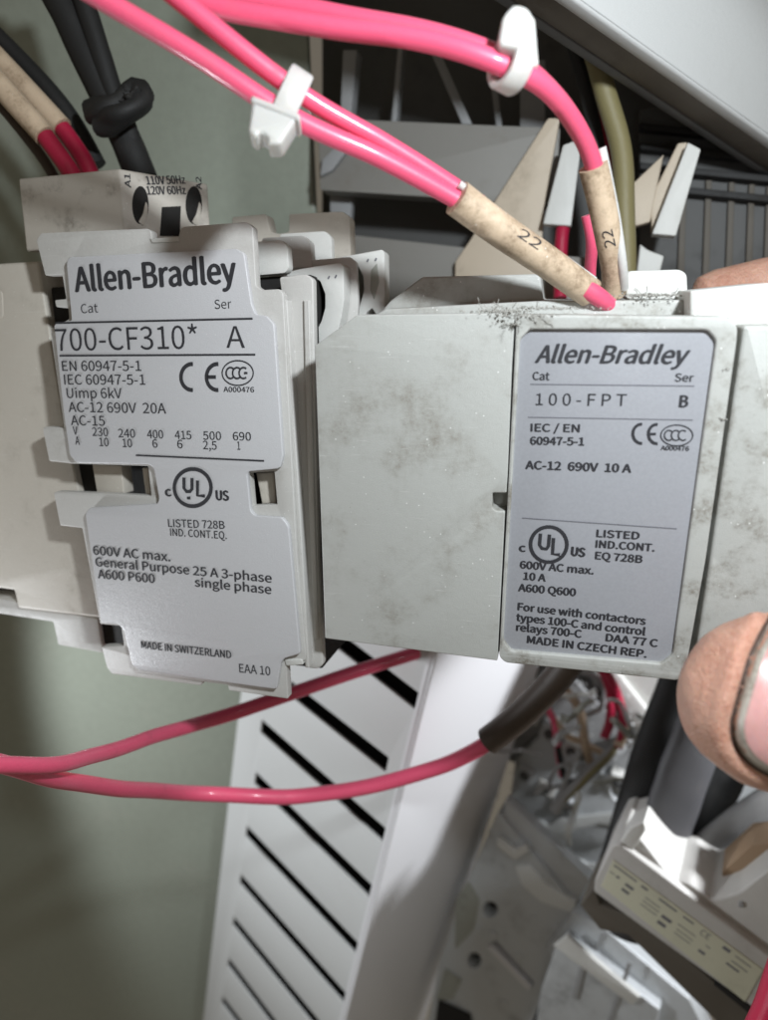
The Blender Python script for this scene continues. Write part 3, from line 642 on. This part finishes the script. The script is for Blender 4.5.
plate("top_ledge", FR, [(505, 800), (590, 880), (572, 912), (512, 872), (498, 850)], -.7, -.2, STEEL, con, bevel=.05, r=.05)
plate("shade_plate", FR, [(438, 1000), (470, 1015), (480, 1060), (430, 1060)], .02, .1, INNER, con, bevel=.02)  # black plate added as shading between lid and body

plate("side_gap", FR, [(572, 922), (579, 926), (541, 1030), (529, 1030)], .02, .05, INNER, con, bevel=.01)  # the gap's darkness is put on as a black strip
plate("dust_patch", FR, [(514, 866), (530, 866), (546, 884), (576, 903), (573, 914), (556, 908), (540, 902), (522, 886)], -.19, .06, SPATTER, con, bevel=.04, r=.1)  # white dust, with the ledge's highlight put into the same colour
plate("lower_gap", FR, [(445, 968), (462, 980), (452, 1000), (436, 1000)], .02, .05, DIRTSHADE, con, bevel=.01, r=.1)
plate("rivet", FR, ell(492, 936, 5, 5, 12), -.05, .06, STEEL, con, bevel=.02)
sec = thing("terminal_cover", FR.M, "pale grey stepped terminal cover under the labelled device", "terminal cover")
plate("upper_step", FR, [(573, 912), (600, 925), (690, 1000), (720, 1060), (640, 1060), (545, 950)], -.5, .3, STEEL, sec, bevel=.06, r=.06)
plate("lower_step", FR, [(555, 948), (566, 938), (660, 1010), (650, 1060), (530, 1060), (541, 990)], .302, .75, STEEL, sec, bevel=.06, r=.06)
plate("ridge", FR, [(553, 946), (567, 936), (572, 941), (640, 998), (632, 1006)], .76, .95, WHITEP, sec, bevel=.04, r=.04)
plate("ridge", FR, [(583, 955), (588, 957), (578, 1000), (572, 998)], .76, .82, MGREY, sec, bevel=.02)
plate("joint", FR, [(628, 962), (632, 964), (600, 1060), (594, 1060)], .76, .80, MGREY, sec, bevel=.01)
plate("ridge", FR, [(602, 934), (606, 934), (588, 968), (585, 966)], .31, .4, MGREY, sec, bevel=.02)

rl = thing("labelled_device", FQ.M, "grey device with a cream printed label along its slanted front, lower right", "relay")
plate("front_bar", FQ, [(612, 846), (620, 844), (770, 957), (800, 985), (775, 1020), (756, 1010), (594, 892), (595, 880)], -2.6, 0, GREY, rl, bevel=.05, r=.06)
lc = plate("cream_label", FQ, [(613, 860), (763, 970), (745, 1002), (601, 886)], -.02, .03, CREAM, rl, bevel=.008)
k = Ink(FQ, .034)
d = Vector((150, 110)); dn = d.normalized(); pn = Vector((-dn.y, dn.x))
def at(a, b): q = Vector((613, 860)) + dn * a + pn * b; return (q.x, q.y)
for a0, a1, b, w in ((4, 32, 3.5, 2.2), (38, 46, 4, 3), (60, 82, 4, 2.5), (90, 103, 4, 2.5), (4, 10, 11, 1.2), (12, 16, 11, 3), (24, 34, 12, 4), (24, 33, 18, 4), (48, 66, 11, 1.2), (48, 68, 15, 1.2), (48, 68, 19, 1.2), (72, 84, 16, 5), (72, 82, 23, 5),
                     (90, 112, 13, 1.2), (92, 112, 18, 1.2), (92, 112, 22, 1.2), (140, 149, 5, 5), (155, 175, 5, 1.5), (155, 175, 11, 1.5), (152, 168, 16, 3), (125, 131, 14, 1.2), (122, 130, 22, 4)):
    k.stroke([at(a0, b), at(a1, b)], w * .8)
k.text("CE", *at(113, 8.5), *at(124, 8.5), 6.5)
k.build("lettering", INKG, lc)
plate("upper_housing", FQ, [(620, 842), (640, 838), (672, 880), (690, 884), (712, 900), (726, 897), (740, 892), (768, 870), (830, 860), (830, 1000), (775, 958)], -2.6, -.25, GREY, rl, bevel=.07, r=.1)
plate("post", FQ, [(618, 846), (630, 828), (644, 822), (646, 830), (632, 852)], -1.0, -.1, WHITEP, rl, bevel=.04, r=.05)
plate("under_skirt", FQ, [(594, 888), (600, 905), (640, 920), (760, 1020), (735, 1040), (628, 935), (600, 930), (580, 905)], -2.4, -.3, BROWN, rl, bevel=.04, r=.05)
plate("dark_slot", FQ, [(714, 985), (722, 986), (760, 1014), (748, 1013)], -.45, .02, INNER, rl, bevel=.01)
for x, y in ((741, 905), (719, 924)):
    plate("pin", FQ, ell(x, y, 3, 3, 12), -.26, -.2, MGREY, rl, bevel=.01)

def strap(name, label, pp, rad, mat, flat=.45): return tag(tube(name, pp, rad, mat, flat=flat, wob=.03), label, "cable")
strap("flat_cable", "broad dark grey cable rising from the labelled device towards the thumb", [(632, 935, 21.8), (660, 850, 21.2), (682, 780, 20.8), (705, 720, 20.6), (730, 640, 20.6)], .8, plastic('cable_grey', (.065, .065, .07), .55, .3))
strap("cable", "black cable left of the broad grey one, just under the timer block", [(618, 900, 22.7), (636, 840, 22.4), (660, 760, 22.2), (686, 690, 22.2), (700, 650, 22.2)], .95, BLACKC, .6)
strap("cable", "black cable curling away right of the broad grey cable", [(680, 880, 22.4), (705, 815, 21.8), (722, 785, 21.8), (735, 750, 21.8), (745, 700, 21.8)], .6, BLACKC, .8)
strap("flat_cable", "grey cable sloping up to the right edge below the thumb", [(650, 915, 22.2), (712, 848, 21.0), (750, 818, 20.4), (800, 785, 20.0), (860, 750, 19.7)], .62, plastic('cable_mid', (.17, .17, .17), .6, .4), .5)
strap("cable", "black cable under the grey one at the right edge", [(660, 905, 22.2), (706, 874, 21.2), (745, 852, 20.8), (800, 818, 20.4), (850, 790, 20.2)], .5, BLACKC, .8)
tag(plate("wood_block", FQ, [(722, 872), (752, 845), (800, 840), (800, 872), (762, 878), (745, 893), (724, 896)], -2.3, -1.2, plastic('brown_board', (.35, .24, .15), .6, .4), None), "small brown block in the gap beside the labelled device", "block")
wire("wire", "dark red wire cutting the bottom right corner", [(740, 1060, 13.2), (762, 1012, 13.4), (774, 975, 13.6), (790, 930, 13.8)], .2, RED)

# rear mounting plate with its dusty terminal rail
FW2 = Frame(600, 760, 27.5, (.86, .36, -.36), (-.28, .88, .38))
mp = thing("mounting_plate", FW2.M, "pale grey mounting plate seen below the timer block, dusted white", "panel")
plate("sheet", FW2, [(515, 600), (1000, 600), (1000, 1000), (515, 1000)], -.6, -.2, STEEL, mp)
plate("rail", FW2, [(590, 655), (790, 640), (800, 700), (660, 760), (640, 745)], -.15, .6, WHITEP, mp, bevel=.06, r=.05)
plate("rail", FW2, [(600, 650), (690, 765), (675, 780), (590, 668)], .61, .9, WHITEP, mp, bevel=.06, r=.05)
tr = thing("terminal_rail", FW2.M, "dusty terminal strip with thin wires between the white lid and the black cable", "terminal strip")
plate("strip", FW2, [(515, 760), (540, 735), (640, 800), (650, 850), (600, 880), (510, 800)], -.1, 1.2, STEEL, tr, bevel=.08, r=.1)
plate("strip", FW2, [(510, 690), (560, 665), (640, 745), (610, 800), (505, 760)], -.1, .8, MGREY, tr, bevel=.08, r=.1)
plate("dust_patch", FW2, [(505, 805), (520, 812), (548, 825), (560, 818), (590, 815), (620, 812), (650, 820), (652, 845), (632, 870), (605, 892), (590, 880), (560, 862), (530, 840), (508, 822)], 1.21, 1.3, SPATTER, tr, bevel=.04, r=.1,
      holes=[[(562, 842), (575, 830), (600, 824), (622, 828), (632, 842), (612, 862), (588, 864), (570, 856)]])
rnd = random.Random(3)
bm = bmesh.new()
for i in range(700):
    c = FW2.loc(rnd.gauss(575, 40), rnd.gauss(770, 50), 1.1); r = rnd.uniform(.015, .09)
    if not (500 < 575 + c.x * 10 < 700): pass
    bmesh.ops.create_icosphere(bm, subdivisions=1, radius=r, matrix=Matrix.Translation((c.x, c.y, rnd.uniform(.3, 1.2))) @ Matrix.Diagonal((1, rnd.uniform(.5, 1.4), .5, 1)))
me = bpy.data.meshes.new("debris"); bm.to_mesh(me); bm.free()
tag(link("debris", me, FW2.M, SPATTER, None), "scattered white dust and crumbs over the terminal strip", "debris", kind='stuff')
G5 = "thin wires in the terminal strip"
THIN = [("pink ended thin wire, leftmost in the terminal strip", [(540, 700, 25.6), (550, 722, 25.6), (556, 745, 25.7), (562, 775, 26.1)], 0.130, PINK),
        ("yellow beige thin wire bending down behind the dark brown sleeve", [(560, 680, 25.1), (572, 700, 25.1), (584, 735, 25.4), (590, 760, 25.7)], 0.169, SLEEVE),
        ("dark red thin wire with a beige end, near the black cable", [(606, 668, 24.6), (614, 690, 24.7), (620, 715, 24.9), (619, 750, 25.1)], 0.156, RED),
        ("dark maroon thin wire, left of the beige ended one", [(600, 660, 24.9), (608, 690, 24.9), (607, 720, 25.0), (603, 738, 25.1)], 0.169, RED),
        ("grey twisted lead lying diagonally across the terminal strip", [(556, 812, 25.4), (570, 790, 25.3), (592, 770, 25.3), (620, 752, 25.5), (636, 738, 25.7)], 0.221, MGREY),
        ("brown lead crossing beside the grey twisted one", [(566, 800, 25.2), (588, 775, 25.1), (612, 758, 25.2), (618, 740, 25.4)], 0.104, OLIVE),
        ("beige stub of wire below the dark red one with its end bared", [(618, 748, 25.1), (621, 738, 25.05), (622, 724, 25.0)], 0.182, SLEEVE),
        ("thin black lead drooping at the foot of the leftmost pink ended wire", [(556, 745, 25.5), (562, 765, 25.6), (568, 780, 25.8), (580, 785, 26.1)], 0.117, BLACKC),
        ("thin pale lead looping left of the black cable", [(570, 668, 25.1), (590, 672, 25.1), (602, 684, 25.3), (598, 706, 25.5), (584, 716, 25.7)], 0.104, MGREY),
        ("tan lead crossing under the yellow beige thin wire", [(546, 716, 25.7), (566, 735, 25.5), (586, 742, 25.6), (606, 758, 25.7)], 0.130, SLEEVE)]
for l_, pp, r_, m_ in THIN: wire("thin_wire", l_, pp, r_, m_, G5, kink=.25)

rw = random.Random(11)
for i in range(13):
    x, y = rw.uniform(530, 640), rw.uniform(690, 800); a = rw.uniform(-1.2, 1.2); pp = []
    for j in range(5):
        pp.append((x, y, 24.6 + rw.uniform(-.5, .5) + (y - 740) * .012)); a += rw.gauss(0, .5); x += math.cos(a) * rw.uniform(8, 16) * (1 if i % 2 else -1); y += math.sin(a) * 10 + rw.uniform(2, 9)
    wire("thin_wire", "dusty grey lead tangled with others like it in the terminal strip", pp, rw.uniform(.06, .13), (MGREY, SPATTER, DIRTSHADE, STEEL)[i % 4], "dusty leads tangled in the terminal strip", kink=.3)
for i, (x, y) in enumerate(((532, 712), (552, 728), (574, 744), (597, 760), (620, 777), (528, 768), (548, 784), (570, 800))):
    c = FW2.loc(x, y, .9)
    tb = box_local("terminal", FW2, c.x - .38, c.x + .38, c.y - .3, c.y + .3, .6, 1.25 + .1 * (i % 3), STEEL if i % 2 else WHITEP, tr, bevel=.05, r=.05)
    link("screw", plate_mesh("screw", [[Vector((c.x + .2 * math.cos(k * .45), c.y + .2 * math.sin(k * .45))) for k in range(14)]], 1.24 + .1 * (i % 3), 1.34 + .1 * (i % 3), .03), FW2.M, DGREY, tb)
# ------------------------------------------------------------------ the hand
def skin_mat():
    m = plastic('skin', (.66, .385, .285), .36, .8, dcol=(.42, .165, .105), stain=.9, grain=22, bump=.28, spec=.5, lo=.40, hi=.66)
    b = m.node_tree.nodes['Principled BSDF']
    b.inputs['Subsurface Weight'].default_value = .35; b.inputs['Subsurface Radius'].default_value = (.5, .2, .1); b.inputs['Subsurface Scale'].default_value = .3
    nt = m.node_tree; tc = N(nt, 'ShaderNodeTexCoord').outputs['Object']
    wv = N(nt, 'ShaderNodeTexWave', wave_type='BANDS', bands_direction='DIAGONAL'); wv.inputs['Scale'].default_value = 9; wv.inputs['Distortion'].default_value = 14; wv.inputs['Detail'].default_value = 3
    wv.inputs['Detail Scale'].default_value = .7; nt.links.new(tc, wv.inputs['Vector'])
    b2 = N(nt, 'ShaderNodeBump'); b2.inputs['Distance'].default_value = .008; b2.inputs['Strength'].default_value = .45
    old = b.inputs['Normal'].links[0].from_socket; nt.links.new(wv.outputs['Fac'], b2.inputs['Height']); nt.links.new(old, b2.inputs['Normal']); nt.links.new(b2.outputs[0], b.inputs['Normal'])
    return m
SKIN = skin_mat()
NAIL = setp(plastic('nail_bed', (.74, .38, .36), .3, .35, dcol=(.6, .3, .26), grain=12, bump=.02), **{'Subsurface Weight': .3, 'Subsurface Scale': .2, 'Coat Weight': .3})
NEDGE = plastic('nail_edge', (.50, .46, .40), .4, .8, dcol=(.14, .10, .06), stain=2.2, grain=20, bump=.05, lo=.4, hi=.62)
bm = bmesh.new()
def sweep(stations, sides=40):
    """stations: centre, half height (in picture), half depth; local axes from the path"""
    n = len(stations); rings = []
    for i, (c, a, b) in enumerate(stations):
        t = (stations[min(i + 1, n - 1)][0] - stations[max(i - 1, 0)][0]).normalized()
        h = t.cross(FW).normalized(); dd = h.cross(t).normalized()
        rings.append([bm.verts.new(c + h * math.cos(2 * math.pi * k / sides) * a + dd * math.sin(2 * math.pi * k / sides) * b) for k in range(sides)])
    for i in range(n - 1):
        for k in range(sides): bm.faces.new((rings[i][k], rings[i][(k + 1) % sides], rings[i + 1][(k + 1) % sides], rings[i + 1][k]))
    bm.faces.new(rings[0]); bm.faces.new(rings[-1])
TD = 9.55
def st(px, py, hh, d=TD, k=.85): s = d / F; return (P(px, py, d), hh * s, hh * s * k)
sweep([st(682.5, 690, 3), st(684.5, 690, 17), st(689, 690.5, 32), st(697, 692, 47), st(709, 693.5, 61), st(725, 695, 72), st(745, 697, 81), st(770, 699, 87), st(800, 702, 90, TD, .82), st(850, 708, 92, TD, .8), st(930, 722, 92, TD), st(1010, 740, 105, TD + .2, .9), st(1090, 760, 130, TD + .6)])
def fing(pts, r0, r1):
    c = catmull([P(*q) for q in pts], .25); n = len(c); out = []
    for i, p in enumerate(c):
        f = i / (n - 1); r = r0 + (r1 - r0) * f
        e = min(1.0, math.sqrt(max(0.02, 1 - (1 - min(1, i * .25 / r0)) ** 2)))
        out.append((p, r * e, r * e * .9))
    sweep(out, 24)
# fingers reach round behind the block; only the top one shows above its edge
fing([(690, 300, 15.2), (735, 290, 15.1), (800, 282, 14.8), (900, 300, 14.4), (1010, 420, 13.6), (1080, 560, 12.5)], .50, .95)
fing([(800, 380, 15.6), (880, 385, 15.4), (980, 460, 14.6), (1090, 600, 12.8)], .72, .95)
fing([(790, 470, 15.8), (880, 480, 15.6), (1000, 550, 14.6), (1110, 660, 12.8)], .72, .95)
fing([(820, 560, 15.8), (900, 575, 15.4), (1010, 640, 14.4), (1120, 720, 12.6)], .62, .85)
sweep([(P(1060, 520, 12.2), 1.0, .8), (P(1110, 600, 12), 2.6, 1.3), (P(1170, 700, 11.6), 3.6, 1.5), (P(1260, 820, 11.4), 3.6, 1.6), (P(1380, 960, 11.2), 2.8, 1.7), (P(1500, 1080, 11), 2.6, 1.9)], 40)
bmesh.ops.recalc_face_normals(bm, faces=bm.faces)
me = bpy.data.meshes.new("hand"); bm.to_mesh(me); bm.free()
def mods(o):
    r = o.modifiers.new('r', 'REMESH'); r.mode = 'VOXEL'; r.voxel_size = .045
    s = o.modifiers.new('s', 'SMOOTH'); s.factor = .5; s.iterations = 4
hm = to_mesh(me, "hand", (mods,)); bpy.data.meshes.remove(me)
# outline of the nail's free edge, in the picture
edge = [(776, 612), (766.5, 625), (758, 641), (750, 659), (743, 683), (735, 712), (732.5, 726), (736, 745), (748, 761), (768, 774), (790, 782)]
ec = catmull([Vector((x, y, 0)) for x, y in edge], 2.0)
hm.calc_loop_triangles()
fnorm = [v.normal.copy() for v in hm.vertices]
def proj(w):
    q = w - CAM; z = q.dot(FW); return CX + F * q.dot(RT) / z, CY - F * q.dot(UP) / z
for v, nn in zip(hm.vertices, fnorm):
    x, y = proj(v.co)
    if x < 660 or x > 1000 or y < 585 or y > 830 or nn.dot(FW) > .1: continue
    best = 1e9; sgn = 1
    for i in range(0, len(ec) - 1):
        dx, dy = x - ec[i].x, y - ec[i].y; dd = dx * dx + dy * dy
        if dd < best:
            best = dd; tx, ty = ec[i + 1].x - ec[i].x, ec[i + 1].y - ec[i].y; sgn = 1 if tx * dy - ty * dx < 0 else -1
    s = math.sqrt(best) * sgn          # >0 on the nail's side
    off = -.11 * math.exp(-((s + 2) / 5.0) ** 2) + .045 * math.exp(-((s + 15) / 9.0) ** 2)
    v.co += nn * off
    v.co += nn * .012 * noise.noise(v.co * 3.1)
hand = tag(link("hand", hm, Matrix.Identity(4), SKIN, None, sharp=0), "tanned thumb tip with a dirt rimmed nail gripping the timer block's lower right corner", "hand")
for p in hm.polygons: p.use_smooth = True
bt = bmesh.new(); bt.from_mesh(hm); tree = BVHTree.FromBMesh(bt); bt.free()
def nail_part(name, s0, s1, ns, mat, lift, thick=.05):
    """strip of the nail between s0 and s1 pixels in from the free edge"""
    rows = []; K = ec[::3]
    for i, e in enumerate(K):
        a = K[min(i + 1, len(K) - 1)]; b = K[max(i - 1, 0)]
        row = []
        for j in range(ns + 1):
            s = s0 + (s1 - s0) * j / ns
            cxm, cym = 905, 702
            q = Vector((e.x, e.y)); dv = (Vector((cxm, cym)) - q)
            x, y = q + dv.normalized() * s
            r = (P(x, y, 1) - CAM).normalized(); h, nn, _, _ = tree.ray_cast(CAM, r)
            if h is None: h = P(x, y, TD); nn = -FW
            row.append((x, y, h, nn))
        rows.append(row)
    bmn = bmesh.new(); top = []; bot = []
    for row in rows:
        top.append([bmn.verts.new(h - FW * lift + Vector((0, 0, 0))) for x, y, h, nn in row]); bot.append([bmn.verts.new(h - FW * (lift - thick)) for x, y, h, nn in row])
    R, Cn = len(rows), ns + 1
    for i in range(R - 1):
        for j in range(Cn - 1):
            bmn.faces.new((top[i][j], top[i][j + 1], top[i + 1][j + 1], top[i + 1][j])); bmn.faces.new((bot[i][j], bot[i + 1][j], bot[i + 1][j + 1], bot[i][j + 1]))
        bmn.faces.new((top[i][0], top[i + 1][0], bot[i + 1][0], bot[i][0])); bmn.faces.new((top[i][-1], bot[i][-1], bot[i + 1][-1], top[i + 1][-1]))
    for j in range(Cn - 1):
        bmn.faces.new((top[0][j], bot[0][j], bot[0][j + 1], top[0][j + 1])); bmn.faces.new((top[-1][j], top[-1][j + 1], bot[-1][j + 1], bot[-1][j]))
    for _ in range(6): bmesh.ops.smooth_vert(bmn, verts=[v for r in top[1:-1] for v in r[1:-1]] + [v for r in bot[1:-1] for v in r[1:-1]], factor=.5)
    bmesh.ops.recalc_face_normals(bmn, faces=bmn.faces)
    mn = bpy.data.meshes.new(name); bmn.to_mesh(mn); bmn.free()
    return link(name, mn, Matrix.Identity(4), mat, hand, sharp=50)
nail_part("nail_dirt", -3, 2, 3, setp(plastic("nail_dirt", (.07, .04, .028), .7, .3)), .012)  # dirt under the nail; its dark strip also paints the groove's shade
nail_part("nail_edge", 1, 11, 4, NEDGE, .045)
nail_part("nail", 10, 130, 26, NAIL, .055)
